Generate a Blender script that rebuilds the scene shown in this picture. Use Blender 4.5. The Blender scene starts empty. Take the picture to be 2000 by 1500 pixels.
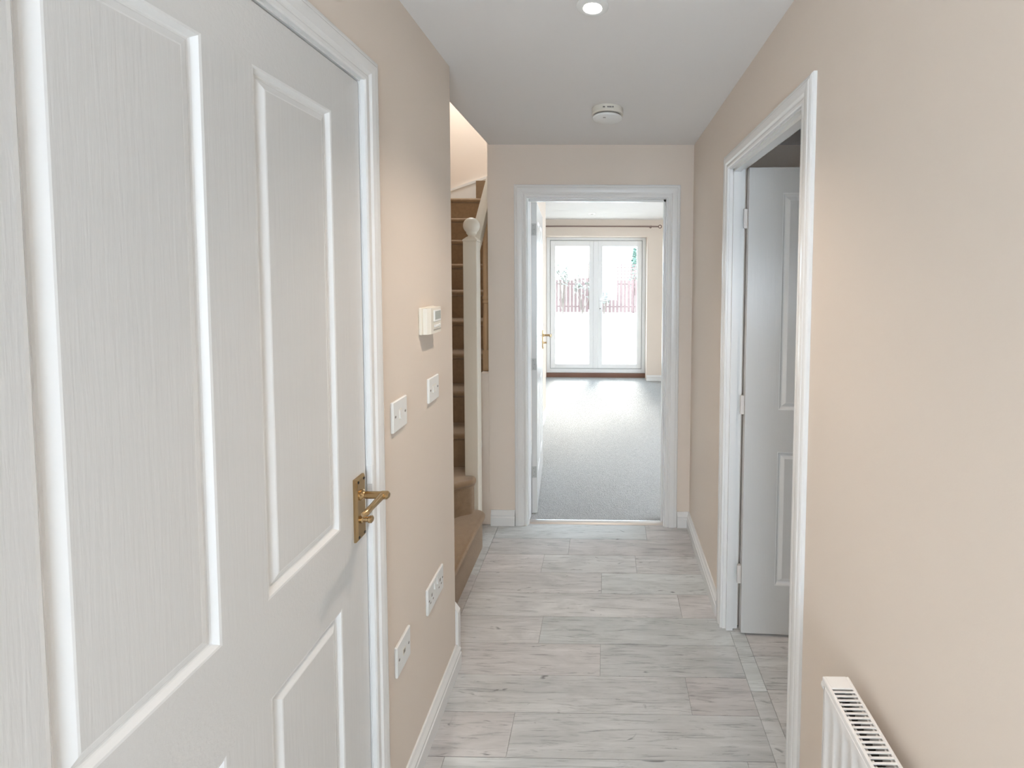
import bpy, math, random
from mathutils import Vector, Matrix

random.seed(7)
SC = bpy.context.scene
COL = SC.collection

# ------------------------------------------------------------------ camera
CAM_H = 1.557
cam_d = bpy.data.cameras.new('camera')
cam = bpy.data.objects.new('camera', cam_d)
COL.objects.link(cam)
cam_d.sensor_fit = 'HORIZONTAL'
cam_d.sensor_width = 36.0
cam_d.lens = 880.0 / 2000.0 * 36.0
cam_d.shift_x = (1000.0 - 1172.1) / 2000.0
cam_d.shift_y = (574.2 - 750.0) / 2000.0
cam_d.clip_start = 0.02
cam_d.clip_end = 300


def cam_matrix(a, b, c, loc):
    rx = Matrix(((1, 0, 0), (0, math.cos(a), -math.sin(a)), (0, math.sin(a), math.cos(a))))
    ry = Matrix(((math.cos(b), 0, math.sin(b)), (0, 1, 0), (-math.sin(b), 0, math.cos(b))))
    rz = Matrix(((math.cos(c), -math.sin(c), 0), (math.sin(c), math.cos(c), 0), (0, 0, 1)))
    r = rz @ rx @ ry
    w = [Vector((r[i][0], r[i][2], -r[i][1])) for i in range(3)]
    right, up, back = w[0], -w[1], -w[2]
    return Matrix(((right.x, up.x, back.x, loc[0]), (right.y, up.y, back.y, loc[1]),
                   (right.z, up.z, back.z, loc[2]), (0, 0, 0, 1)))


cam.matrix_world = cam_matrix(0.0459024, 0.0119349, 0.00438450, (0, 0, CAM_H))
SC.camera = cam

# ------------------------------------------------------------------ view, sky, sun, large lights
SC.view_settings.view_transform = 'Standard'
SC.view_settings.look = 'None'
SC.view_settings.gamma = 1.0
SC.view_settings.use_curve_mapping = False
SC.view_settings.exposure = 0.25

world = bpy.data.worlds.new('overcast_sky')
SC.world = world
world.use_nodes = True
bg = world.node_tree.nodes['Background']
bg.inputs['Color'].default_value = (0.74, 0.87, 1.0, 1)
bg.inputs['Strength'].default_value = 9.0


def light(name, kind, loc, energy, color, direction=None, **kw):
    d = bpy.data.lights.new(name, kind)
    d.energy = energy
    d.color = color
    for k, v in kw.items():
        setattr(d, k, v)
    o = bpy.data.objects.new(name, d)
    COL.objects.link(o)
    o.location = loc
    if direction is not None:
        o.rotation_euler = Vector(direction).to_track_quat('-Z', 'Y').to_euler()
    return o


light('hazy_sun', 'SUN', (0, 20, 12), 13.0, (1.0, 0.95, 0.88), (-0.05, -0.79, -0.61), angle=math.radians(22))
light('living_side_fill', 'AREA', (2.02, 3.6, 1.4), 7.0, (0.93, 0.97, 1.0), (-1, 0, -0.12),  # added fill lamp, out of view, brightening the living room
      shape='RECTANGLE', size=1.1, size_y=1.1)
light('landing_lamp', 'AREA', (-1.25, 4.1, 4.2), 28.0, (0.90, 0.96, 1.0), (0.0, 0.12, -1),
      shape='DISK', size=0.5)

# ------------------------------------------------------------------ materials


def new_mat(name):
    m = bpy.data.materials.new(name)
    m.use_nodes = True
    return m, m.node_tree.nodes, m.node_tree.links, m.node_tree.nodes['Principled BSDF']


def simple(name, col, rough=0.5, metal=0.0, bump=None, spec=0.5, vary=0.0, vscale=3.0):
    m, n, l, b = new_mat(name)
    b.inputs['Base Color'].default_value = (*col, 1)
    b.inputs['Roughness'].default_value = rough
    b.inputs['Metallic'].default_value = metal
    b.inputs['Specular IOR Level'].default_value = spec
    tc = n.new('ShaderNodeTexCoord')
    if vary:
        nz = n.new('ShaderNodeTexNoise')
        nz.inputs['Scale'].default_value = vscale
        nz.inputs['Detail'].default_value = 4
        l.new(tc.outputs['Object'], nz.inputs['Vector'])
        mx = n.new('ShaderNodeMix')
        mx.data_type = 'RGBA'
        mx.inputs[6].default_value = (*[c * (1 - vary) for c in col], 1)
        mx.inputs[7].default_value = (*[min(1, c * (1 + vary)) for c in col], 1)
        l.new(nz.outputs['Fac'], mx.inputs[0])
        l.new(mx.outputs[2], b.inputs['Base Color'])
    if bump:
        scale, strength, dist, stretch = bump
        mp = n.new('ShaderNodeMapping')
        mp.inputs['Scale'].default_value = stretch
        l.new(tc.outputs['Object'], mp.inputs['Vector'])
        nz = n.new('ShaderNodeTexNoise')
        nz.inputs['Scale'].default_value = scale
        nz.inputs['Detail'].default_value = 5
        nz.inputs['Roughness'].default_value = 0.6
        nz.inputs['Distortion'].default_value = 0.4
        l.new(mp.outputs['Vector'], nz.inputs['Vector'])
        bp = n.new('ShaderNodeBump')
        bp.inputs['Strength'].default_value = strength
        bp.inputs['Distance'].default_value = dist
        l.new(nz.outputs['Fac'], bp.inputs['Height'])
        l.new(bp.outputs['Normal'], b.inputs['Normal'])
    return m


M = {}
M['wall'] = simple('peach_emulsion', (0.785, 0.69, 0.60), 0.75, bump=(260, 0.12, 0.001, (1, 1, 1)), vary=0.012)
M['ceiling'] = simple('white_emulsion', (0.82, 0.80, 0.785), 0.8, bump=(220, 0.1, 0.001, (1, 1, 1)))
M['trim'] = simple('white_gloss_paint', (0.82, 0.815, 0.80), 0.26, bump=(30, 0.05, 0.001, (1, 1, 1)))
M['door_v'] = simple('white_embossed_grain_upright', (0.695, 0.685, 0.665), 0.24, bump=(16, 0.34, 0.0016, (9, 9, 0.45)))
M['door_h'] = simple('white_embossed_grain_level', (0.695, 0.685, 0.665), 0.24, bump=(16, 0.34, 0.0016, (9, 0.45, 9)))
M['moulding'] = simple('white_door_moulding', (0.82, 0.815, 0.80), 0.24)
M['cream_paint'] = simple('cream_gloss_paint', (0.80, 0.74, 0.63), 0.35, bump=(30, 0.05, 0.001, (1, 1, 1)))
M['brass'] = simple('antique_brass', (0.47, 0.33, 0.175), 0.27, 1.0, bump=(80, 0.12, 0.001, (1, 1, 1)), vary=0.12)
M['dark'] = simple('dark_recess', (0.03, 0.025, 0.02), 0.6)
M['plastic'] = simple('white_plastic', (0.82, 0.82, 0.80), 0.35)
M['cream_plastic'] = simple('cream_plastic', (0.80, 0.76, 0.67), 0.4)
M['hinge_grey'] = simple('dull_grey_hinge', (0.46, 0.46, 0.44), 0.5)
M['fin'] = simple('shade_dark_fin', (0.10, 0.09, 0.08), 0.6)  # shade inside the slots is put into this near-black fin colour
M['gasket'] = simple('grey_gasket', (0.40, 0.42, 0.43), 0.6)
M['grey_plastic'] = simple('grey_slot_plastic', (0.25, 0.23, 0.21), 0.5)
M['lcd'] = simple('grey_display', (0.42, 0.46, 0.44), 0.15)
M['steel'] = simple('brushed_steel', (0.62, 0.60, 0.58), 0.35, 1.0)
M['painted_hinge'] = simple('painted_hinge', (0.74, 0.70, 0.66), 0.4)
M['carpet_tan'] = simple('tan_carpet', (0.40, 0.275, 0.17), 0.95, bump=(420, 0.9, 0.006, (1, 1, 1)), spec=0.1, vary=0.22, vscale=40.0)
for nm_ in ('carpet_tan',):
    p_ = M[nm_].node_tree.nodes['Principled BSDF']
    p_.inputs['Sheen Weight'].default_value = 0.7
    p_.inputs['Sheen Roughness'].default_value = 0.35
    p_.inputs['Sheen Tint'].default_value = (1.0, 0.93, 0.86, 1)
M['carpet_grey'] = simple('pale_grey_carpet', (0.66, 0.65, 0.635), 0.95, bump=(110, 1.0, 0.03, (1, 1, 1)), spec=0.1, vary=0.22, vscale=75.0)
M['pine'] = simple('bare_pine', (0.64, 0.44, 0.25), 0.45, bump=(30, 0.2, 0.001, (4, 4, 0.5)), vary=0.2)
M['upvc'] = simple('white_upvc', (0.86, 0.87, 0.88), 0.3)
M['sill'] = simple('brown_timber_sill', (0.22, 0.11, 0.075), 0.5, vary=0.25)
M['radiator'] = simple('radiator_enamel', (0.84, 0.82, 0.80), 0.3)
M['patio'] = simple('pale_paving', (0.50, 0.49, 0.46), 0.9, vary=0.1)
M['fence'] = simple('weathered_red_timber', (0.16, 0.105, 0.10), 0.85, vary=0.3)
M['leaf'] = simple('grey_green_leaf', (0.14, 0.145, 0.12), 0.7, vary=0.3)
M['conifer'] = simple('pale_green_conifer', (0.22, 0.33, 0.27), 0.8, vary=0.3)
M['bark'] = simple('grey_bark', (0.16, 0.13, 0.11), 0.9, vary=0.3)
M['stone'] = simple('grey_stone', (0.22, 0.21, 0.20), 0.9, vary=0.3)


def emit(name, col, s):
    m, n, l, b = new_mat(name)
    b.inputs['Base Color'].default_value = (0.9, 0.9, 0.9, 1)
    b.inputs['Emission Color'].default_value = (*col, 1)
    b.inputs['Emission Strength'].default_value = s
    return m


M['lamp_glow'] = emit('lamp_glow', (1.0, 0.93, 0.82), 40.0)


def glass_mat():
    m, n, l, b = new_mat('window_glass')
    n.remove(b)
    tr = n.new('ShaderNodeBsdfTransparent')
    tr.inputs['Color'].default_value = (0.95, 0.97, 0.97, 1)
    gl = n.new('ShaderNodeBsdfGlossy')
    gl.inputs['Roughness'].default_value = 0.02
    lw = n.new('ShaderNodeLayerWeight')
    lw.inputs['Blend'].default_value = 0.25
    fr = n.new('ShaderNodeMapRange')
    fr.inputs['To Min'].default_value = 0.03
    fr.inputs['To Max'].default_value = 0.5
    l.new(lw.outputs['Facing'], fr.inputs['Value'])
    mx = n.new('ShaderNodeMixShader')
    l.new(fr.outputs[0], mx.inputs[0])
    l.new(tr.outputs[0], mx.inputs[1])
    l.new(gl.outputs[0], mx.inputs[2])
    l.new(mx.outputs[0], n['Material Output'].inputs['Surface'])
    return m


M['glass'] = glass_mat()


def vinyl_mat():
    m, n, l, b = new_mat('grey_oak_vinyl')
    geo = n.new('ShaderNodeNewGeometry')
    oi = n.new('ShaderNodeObjectInfo')
    off = n.new('ShaderNodeVectorMath')
    off.operation = 'SCALE'
    off.inputs[0].default_value = (37.0, 91.0, 11.0)
    l.new(oi.outputs['Random'], off.inputs['Scale'])

    def field(scale_vec, sc, det, dist, rough=0.6):
        mp = n.new('ShaderNodeVectorMath')
        mp.operation = 'MULTIPLY'
        mp.inputs[1].default_value = scale_vec
        l.new(geo.outputs['Position'], mp.inputs[0])
        ad = n.new('ShaderNodeVectorMath')
        ad.operation = 'ADD'
        l.new(mp.outputs[0], ad.inputs[0])
        l.new(off.outputs[0], ad.inputs[1])
        nz = n.new('ShaderNodeTexNoise')
        nz.inputs['Scale'].default_value = sc
        nz.inputs['Detail'].default_value = det
        nz.inputs['Roughness'].default_value = rough
        nz.inputs['Distortion'].default_value = dist
        l.new(ad.outputs[0], nz.inputs['Vector'])
        return nz.outputs['Fac']

    def ramp(fac, stops):
        r = n.new('ShaderNodeValToRGB')
        while len(r.color_ramp.elements) < len(stops):
            r.color_ramp.elements.new(0.5)
        for e, (p, c) in zip(r.color_ramp.elements, stops):
            e.position = p
            e.color = (c, c, c, 1)
        l.new(fac, r.inputs[0])
        return r.outputs[0]

    def mult(a, c):
        x = n.new('ShaderNodeMix')
        x.data_type = 'RGBA'
        x.blend_type = 'MULTIPLY'
        x.inputs[0].default_value = 1.0
        l.new(a, x.inputs[6])
        l.new(c, x.inputs[7])
        return x.outputs[2]

    broad = ramp(field((1.6, 7.0, 1), 1.6, 5, 1.2), [(0.3, 0.72), (0.7, 1.0)])
    grain = ramp(field((2.2, 34.0, 1), 2.2, 8, 1.6, 0.68), [(0.30, 0.52), (0.46, 0.93), (0.7, 1.0)])
    knots = ramp(field((1.7, 5.5, 1), 2.1, 2, 4.0), [(0.23, 0.42), (0.33, 1.0), (1, 1.0)])
    rnd = n.new('ShaderNodeMapRange')
    rnd.inputs['To Min'].default_value = 0.88
    rnd.inputs['To Max'].default_value = 1.06
    l.new(oi.outputs['Random'], rnd.inputs['Value'])
    base = n.new('ShaderNodeMix')
    base.data_type = 'RGBA'
    base.inputs[6].default_value = (0.76, 0.725, 0.71, 1)
    base.inputs[7].default_value = (0.70, 0.725, 0.715, 1)
    fr_ = n.new('ShaderNodeMath')
    fr_.operation = 'FRACT'
    ml_ = n.new('ShaderNodeMath')
    ml_.operation = 'MULTIPLY'
    ml_.inputs[1].default_value = 7.31
    l.new(oi.outputs['Random'], ml_.inputs[0])
    l.new(ml_.outputs[0], fr_.inputs[0])
    l.new(fr_.outputs[0], base.inputs[0])
    c = mult(mult(mult(base.outputs[2], broad), grain), knots)
    hs = n.new('ShaderNodeHueSaturation')
    l.new(rnd.outputs[0], hs.inputs['Value'])
    l.new(c, hs.inputs['Color'])
    l.new(hs.outputs[0], b.inputs['Base Color'])
    b.inputs['Roughness'].default_value = 0.20
    b.inputs['Specular IOR Level'].default_value = 0.65
    bp = n.new('ShaderNodeBump')
    bp.inputs['Strength'].default_value = 0.15
    bp.inputs['Distance'].default_value = 0.001
    l.new(grain, bp.inputs['Height'])
    l.new(bp.outputs['Normal'], b.inputs['Normal'])
    return m


M['vinyl'] = vinyl_mat()

# ------------------------------------------------------------------ mesh helpers


class MB:
    def __init__(self):
        self.v, self.f, self.mi, self.mats = [], [], [], []

    def _m(self, mat):
        if mat not in self.mats:
            self.mats.append(mat)
        return self.mats.index(mat)

    def add(self, verts, faces, mat):
        k = len(self.v)
        i = self._m(mat)
        self.v += [tuple(p) for p in verts]
        for f in faces:
            self.f.append(tuple(a + k for a in f))
            self.mi.append(i)
        return self

    def box(self, x0, x1, y0, y1, z0, z1, mat, bev=0.0):
        if bev <= 0:
            v = [(x, y, z) for x in (x0, x1) for y in (y0, y1) for z in (z0, z1)]
            f = [(0, 1, 3, 2), (4, 6, 7, 5), (0, 4, 5, 1), (2, 3, 7, 6), (0, 2, 6, 4), (1, 5, 7, 3)]
            return self.add(v, f, mat)
        # chamfered box: hull of three slabs
        c = ((x0 + x1) / 2, (y0 + y1) / 2, (z0 + z1) / 2)
        h = ((x1 - x0) / 2, (y1 - y0) / 2, (z1 - z0) / 2)
        v, idx = [], {}
        for sx in (-1, 1):
            for sy in (-1, 1):
                for sz in (-1, 1):
                    for ax in range(3):
                        p = [sx * (h[0] - bev), sy * (h[1] - bev), sz * (h[2] - bev)]
                        p[ax] = (sx, sy, sz)[ax] * h[ax]
                        idx[(sx, sy, sz, ax)] = len(v)
                        v.append((c[0] + p[0], c[1] + p[1], c[2] + p[2]))
        f = []
        for ax in range(3):
            o1, o2 = [a for a in range(3) if a != ax]
            for s in (-1, 1):
                q = []
                for a, b_ in ((-1, -1), (1, -1), (1, 1), (-1, 1)):
                    k = [0, 0, 0]
                    k[ax], k[o1], k[o2] = s, a, b_
                    q.append(idx[(*k, ax)])
                f.append(q)
        for ax in range(3):
            o1, o2 = [a for a in range(3) if a != ax]
            for a in (-1, 1):
                for b_ in (-1, 1):
                    k0, k1 = [0, 0, 0], [0, 0, 0]
                    k0[ax], k1[ax] = -1, 1
                    k0[o1] = k1[o1] = a
                    k0[o2] = k1[o2] = b_
                    f.append([idx[(*k0, o1)], idx[(*k1, o1)], idx[(*k1, o2)], idx[(*k0, o2)]])
        for sx in (-1, 1):
            for sy in (-1, 1):
                for sz in (-1, 1):
                    f.append([idx[(sx, sy, sz, a)] for a in range(3)])
        return self.add(v, f, mat)

    def extrude(self, pts, d, mat, caps=True):
        """closed loop of 3-D points swept along vector d"""
        n = len(pts)
        v = [tuple(p) for p in pts] + [(p[0] + d[0], p[1] + d[1], p[2] + d[2]) for p in pts]
        f = [(i, (i + 1) % n, (i + 1) % n + n, i + n) for i in range(n)]
        if caps:
            f += [tuple(range(n))[::-1], tuple(range(n, 2 * n))]
        return self.add(v, f, mat)

    def lathe(self, prof, c, axis, mat, seg=24):
        """prof: list of (radius, height along axis)"""
        a = Vector(axis).normalized()
        t = a.orthogonal().normalized()
        s = a.cross(t)
        v, f = [], []
        for r, h in prof:
            for k in range(seg):
                g = 2 * math.pi * k / seg
                v.append(Vector(c) + a * h + (t * math.cos(g) + s * math.sin(g)) * r)
        for i in range(len(prof) - 1):
            for k in range(seg):
                k2 = (k + 1) % seg
                f.append((i * seg + k, i * seg + k2, (i + 1) * seg + k2, (i + 1) * seg + k))
        f.append(tuple(range(seg))[::-1])
        f.append(tuple((len(prof) - 1) * seg + k for k in range(seg)))
        return self.add(v, f, mat)

    def tube(self, path, radii, mat, seg=12):
        v, f = [], []
        n = len(path)
        P = [Vector(p) for p in path]
        ref = None
        for i in range(n):
            d = (P[min(i + 1, n - 1)] - P[max(i - 1, 0)]).normalized()
            if ref is None:
                ref = d.orthogonal().normalized()
            t = (ref - d * ref.dot(d)).normalized()
            ref = t
            s = d.cross(t)
            r = radii[i] if isinstance(radii, (list, tuple)) else radii
            for k in range(seg):
                g = 2 * math.pi * k / seg
                v.append(P[i] + (t * math.cos(g) + s * math.sin(g)) * r)
        for i in range(n - 1):
            for k in range(seg):
                k2 = (k + 1) % seg
                f.append((i * seg + k, i * seg + k2, (i + 1) * seg + k2, (i + 1) * seg + k))
        f.append(tuple(range(seg))[::-1])
        f.append(tuple((n - 1) * seg + k for k in range(seg)))
        return self.add(v, f, mat)

    def build(self, name, parent=None, smooth=False, loc=None):
        me = bpy.data.meshes.new(name)
        me.from_pydata(self.v, [], self.f)
        for m in self.mats:
            me.materials.append(m)
        me.polygons.foreach_set('material_index', self.mi)
        import bmesh
        bm = bmesh.new()
        bm.from_mesh(me)
        bmesh.ops.recalc_face_normals(bm, faces=bm.faces)
        bm.to_mesh(me)
        bm.free()
        if smooth:
            me.polygons.foreach_set('use_smooth', [True] * len(me.polygons))
            try:
                me.set_sharp_from_angle(angle=math.radians(38))
            except Exception:
                pass
        me.update()
        o = bpy.data.objects.new(name, me)
        COL.objects.link(o)
        if parent is not None:
            o.parent = parent
        if loc is not None:
            o.location = loc
        return o


def tag(o, label, cat=None, group=None, kind=None):
    o['label'] = label
    if cat:
        o['category'] = cat
    if group:
        o['group'] = group
    if kind:
        o['kind'] = kind
    return o


def struct(o, label, cat):
    return tag(o, label, cat, kind='structure')


def empty(name, loc=(0, 0, 0)):
    o = bpy.data.objects.new(name, None)
    o.empty_display_size = 0.05
    o.location = loc
    COL.objects.link(o)
    return o


def adopt(child, root):
    """parent while keeping the child where it was modelled (world coordinates)"""
    child.parent = root
    child.matrix_parent_inverse = Matrix.Translation(-Vector(root.location))
    return child


# ------------------------------------------------------------------ plan (metres; camera stands over the origin)
XL, XR = -0.583, 0.522          # hall side walls
YF, YB = 2.715, -1.2            # hall far wall, wall behind the camera
HC = 2.32                       # ceiling
WT = 0.117                      # left wall thickness
XS0, XS1 = -1.66, -0.71         # stairwell
YW = 1.70                       # end of the left wall
YL = 6.45                       # living room far wall
wall, ceil_m, trim = M['wall'], M['ceiling'], M['trim']

# floor of hall and side room (vinyl) with planks
fl = MB().box(-1.70, 2.3, YB - 0.1, 2.74, -0.20, -0.0035, M['vinyl']).build('floor')
struct(fl, 'grey wood-effect plank floor running through the hallway', 'floor')
Y0 = 1.525
PW = 0.1495
joints = {-5: [0.05], -4: [-0.35], -3: [0.38], -2: [-0.51, 0.46], -1: [-0.313], 0: [0.314], 1: [-0.014], 2: [-0.275],
          3: [0.355], 4: [-0.013], 5: [-0.33, 0.17], 6: [-0.2], 7: [0.25], 8: [-0.50, 0.4]}


def plank(x0, x1, y0, y1):
    if x1 - x0 < 0.01 or y1 - y0 < 0.01:
        return
    g = 0.0004
    b = 0.0008
    z0 = -0.0030
    v = [(x0 + g, y0 + g, z0), (x1 - g, y0 + g, z0), (x1 - g, y1 - g, z0), (x0 + g, y1 - g, z0),
         (x0 + g + b, y0 + g + b, 0), (x1 - g - b, y0 + g + b, 0), (x1 - g - b, y1 - g - b, 0), (x0 + g + b, y1 - g - b, 0)]
    f = [(4, 5, 6, 7), (0, 1, 5, 4), (1, 2, 6, 5), (2, 3, 7, 6), (3, 0, 4, 7)]
    MB().add(v, f, M['vinyl']).build('plank', fl)


for k in range(-5, 9):
    ya, yb = Y0 + k * PW, min(Y0 + (k + 1) * PW, 2.735)
    left = -0.583 if ya < YW - 0.08 else -0.652
    xs = [left] + joints[k] + [0.550]
    for a, b in zip(xs[:-1], xs[1:]):
        plank(a, b, ya, yb)
for ya, yb in ((1.70, 2.25), (2.25, 2.735)):
    plank(-0.72, -0.652, ya, yb)
for ya, yb in ((0.95, 1.62), (1.62, 1.90)):
    plank(0.550, 0.612, ya, yb)
for k in range(0, 12):
    ya = 0.88 + k * PW
    j = 0.612 + [0.52, 0.85, 0.25, 0.62, 0.9, 0.4][k % 6]
    plank(0.612, j, ya, ya + PW)
    plank(j, j + 0.92, ya, ya + PW)

# left hall wall (with the doorway of the closed door)
DY0, DY1, DZ = 0.334, 1.080, 2.008       # closed door's opening (inside of lining)
mb = MB()
mb.box(XL - WT, XL, YB, DY0 - 0.02, 0, HC, wall)
mb.box(XL - WT, XL, DY1 + 0.02, YW, 0, HC, wall)
mb.box(XL - WT, XL, DY0 - 0.02, DY1 + 0.02, DZ + 0.02, HC, wall)
mb.box(XL - WT, XL - 0.075, DY0 - 0.02, DY1 + 0.02, 0, DZ + 0.02, wall)
struct(mb.build('wall_left'), 'peach painted left hallway wall beside the closed panelled door', 'wall')

# right hall wall with its doorway
RY0, RY1, RZ = 1.212, 1.918, 1.995
RT = 0.075
mb = MB()
mb.box(XR, XR + RT, YB, RY0 - 0.02, 0, HC, wall)
mb.box(XR, XR + RT, RY1 + 0.02, YF, 0, HC, wall)
mb.box(XR, XR + RT, RY0 - 0.02, RY1 + 0.02, RZ + 0.02, HC, wall)
struct(mb.build('wall_right'), 'peach painted right hallway wall above the white radiator', 'wall')

# far hall wall with the open doorway to the living room
FX0, FX1, FZ = -0.468, 0.362, 2.003
FT = 0.10
mb = MB()
mb.box(XS1, FX0 - 0.02, YF, YF + FT, 0, HC, wall)
mb.box(FX1 + 0.02, 2.3, YF, YF + FT, 0, HC, wall)
mb.box(FX0 - 0.02, FX1 + 0.02, YF, YF + FT, FZ + 0.02, HC, wall)
struct(mb.build('wall_far'), 'peach wall at the hallway end around the living room doorway', 'wall')

# wall behind the camera, with a glazed front door opening
mb = MB()
mb.box(XL - WT, -0.38, YB - 0.1, YB, 0, HC, wall)
mb.box(0.38, XR + RT, YB - 0.1, YB, 0, HC, wall)
mb.box(-0.38, 0.38, YB - 0.1, YB, 2.02, HC, wall)
mb.box(-0.38, 0.38, YB - 0.1, YB, 0, 0.68, trim)
struct(mb.build('wall_back'), 'wall around the glazed front door behind the camera', 'wall')

# hall ceiling
mb = MB()
mb.box(-0.70, XR + RT, YB - 0.1, YF, HC, HC + 0.2, ceil_m)
struct(mb.build('ceiling'), 'white hallway ceiling with a recessed downlight and smoke alarm', 'ceiling')

# stairwell shell
mb = MB().box(XS0, XL - WT, 1.60, YW, 0, 5.0, wall)
struct(mb.build('wall_stair_near'), 'stairwell wall behind the end of the left hall wall', 'wall')
mb = MB().box(XS0 - 0.1, XS0, 1.60, 4.6, 0, 5.0, wall)
struct(mb.build('wall_stair_left'), 'stairwell outer wall on the left of the carpeted steps', 'wall')
mb = MB().box(XS0, -0.668, 4.43, 4.53, 0, 5.0, wall)
struct(mb.build('wall_stair_far'), 'bright cream wall at the top of the carpeted stairs', 'wall')
mb = MB()
mb.box(XS1, -0.645, YF + FT, 4.85, 0, HC + 0.2, wall)
mb.box(XS1, -0.645, YF, 4.43, HC + 0.2, 5.0, wall)
mb.box(-0.70, -0.60, 1.60, YF, HC + 0.2, 5.0, wall)
mb.box(XS1, -0.70, YF, YF + FT, HC, HC + 0.2, wall)
struct(mb.build('wall_stair_right'), 'wall between the stairs and the living room', 'wall')
mb = MB().box(XS0, -0.60, 1.60, 4.5, 5.0, 5.1, ceil_m)
struct(mb.build('ceiling_landing'), 'white ceiling high above the stairs', 'ceiling')

# living room shell
mb = MB().box(-2.7, 2.05, 2.745, 6.67, -0.2, 0.008, M['carpet_grey'])
struct(mb.build('floor_living_room'), 'pale grey carpet of the living room beyond the far doorway', 'floor')
mb = MB().box(-0.645, 2.05, YF + FT, 4.85, HC, HC + 0.2, ceil_m)
mb.box(-2.7, 2.05, 4.85, 6.75, HC, HC + 0.2, ceil_m)
struct(mb.build('ceiling_living_room'), 'white living room ceiling seen through the far doorway', 'ceiling')
WX0, WX1, WZ = -0.875, 0.594, 2.085
mb = MB()
mb.box(-2.7, WX0, YL, YL + 0.3, 0, HC, wall)
mb.box(WX1, 2.05, YL, YL + 0.3, 0, HC, wall)
mb.box(WX0, WX1, YL, YL + 0.3, WZ, HC, wall)
struct(mb.build('wall_living_far'), 'pale wall around the glazed garden doors', 'wall')
mb = MB()
mb.box(-2.8, -2.7, 4.43, 6.75, 0, HC, wall)
mb.box(-2.7, XS1, 4.75, 4.85, 0, HC, wall)
struct(mb.build('wall_living_left'), 'living room left wall beyond the understairs corner', 'wall')
mb = MB()  # unseen wall; its opening is added to let more light in
mb.box(2.05, 2.15, YF, 3.0, 0, HC, wall)
mb.box(2.05, 2.15, 4.2, 6.75, 0, HC, wall)
mb.box(2.05, 2.15, 3.0, 4.2, 0, 0.8, wall)
mb.box(2.05, 2.15, 3.0, 4.2, 2.0, HC, wall)
struct(mb.build('wall_living_right'), 'living room right wall with an added light opening', 'wall')

# side room (behind the half open door on the right)
mb = MB()
mb.box(2.2, 2.3, -0.9, YF, 0, HC, wall)
mb.box(XR + RT, 2.3, -0.9, -0.8, 0, 1.05, wall)
mb.box(XR + RT, 2.3, -0.9, -0.8, 1.65, HC, wall)
mb.box(XR + RT, 0.9, -0.9, -0.8, 1.05, 1.65, wall)
mb.box(1.42, 2.3, -0.9, -0.8, 1.05, 1.65, wall)
struct(mb.build('wall_side_room'), 'walls of the dim side room on the right', 'wall')
mb = MB().box(XR + RT, 2.3, -0.9, YF, HC, HC + 0.2, ceil_m)
struct(mb.build('ceiling_side_room'), 'dim ceiling of the side room above its open door', 'ceiling')

# ------------------------------------------------------------------ door linings and architraves
ARCH = [(0.000, 0.000), (0.000, 0.010), (0.004, 0.0125), (0.012, 0.0125), (0.016, 0.0105), (0.020, 0.0105), (0.026, 0.0150),
        (0.040, 0.0165), (0.050, 0.0165), (0.054, 0.0140), (0.058, 0.0140), (0.064, 0.0120), (0.068, 0.0080), (0.068, 0.000)]


def architraves(root, a0, a1, z1, to3, width):
    """three mitred lengths; to3(a, z, v) -> world point"""
    prof = [(u * width / 0.068, v) for u, v in ARCH]
    nodes = [lambda u: (a0 - u, 0.0), lambda u: (a0 - u, z1 + u), lambda u: (a1 + u, z1 + u), lambda u: (a1 + u, 0.0)]
    for s in range(3):
        vs = []
        for nd in (nodes[s], nodes[s + 1]):
            for u, v in prof:
                a, z = nd(u)
                vs.append(to3(a, z, v))
        n = len(prof)
        fs = [(i, i + 1, n + i + 1, n + i) for i in range(n - 1)]
        fs += [tuple(range(n)), tuple(range(n, 2 * n))[::-1], (n - 1, 0, n, 2 * n - 1)]
        MB().add(vs, fs, trim).build('architrave', root)


# left closed door
mb = MB()
for a, b in ((DY0 - 0.02, DY0), (DY1, DY1 + 0.02)):
    mb.box(XL - 0.075, XL, a, b, 0, DZ + 0.02, trim)
mb.box(XL - 0.075, XL, DY0, DY1, DZ, DZ + 0.02, trim)
mb.box(XL - 0.075, XL - 0.045, DY0, DY0 + 0.014, 0, DZ, trim)
mb.box(XL - 0.075, XL - 0.045, DY1 - 0.014, DY1, 0, DZ, trim)
mb.box(XL - 0.075, XL - 0.045, DY0, DY1, DZ - 0.014, DZ, trim)
t1 = struct(mb.build('trim_1'), 'white moulded frame around the closed panelled door on the left', 'door frame')
architraves(t1, DY0 - 0.004, DY1 + 0.001, DZ + 0.004, lambda a, z, v: (XL + v, a, z), 0.066)
MB().box(XL - 0.004, XL + 0.012, DY1 - 0.001, DY1 + 0.012, 1.035, 1.085, trim, 0.002).build('strike_plate', t1)

# right doorway
mb = MB()
for a, b in ((RY0 - 0.02, RY0), (RY1, RY1 + 0.02)):
    mb.box(XR - 0.002, XR + RT - 0.012, a, b, 0, RZ + 0.02, trim)
mb.box(XR - 0.002, XR + RT - 0.012, RY0, RY1, RZ, RZ + 0.02, trim)
mb.box(XR + 0.012, XR + 0.040, RY1 - 0.012, RY1, 0, RZ, trim)
mb.box(XR + 0.012, XR + 0.040, RY0, RY0 + 0.012, 0, RZ, trim)
mb.box(XR + 0.012, XR + 0.040, RY0, RY1, RZ - 0.012, RZ, trim)
t2 = struct(mb.build('trim_2'), 'white moulded frame of the doorway on the right', 'door frame')
architraves(t2, RY0 - 0.004, RY1 + 0.004, RZ + 0.004, lambda a, z, v: (XR - v, a, z), 0.062)

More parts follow.
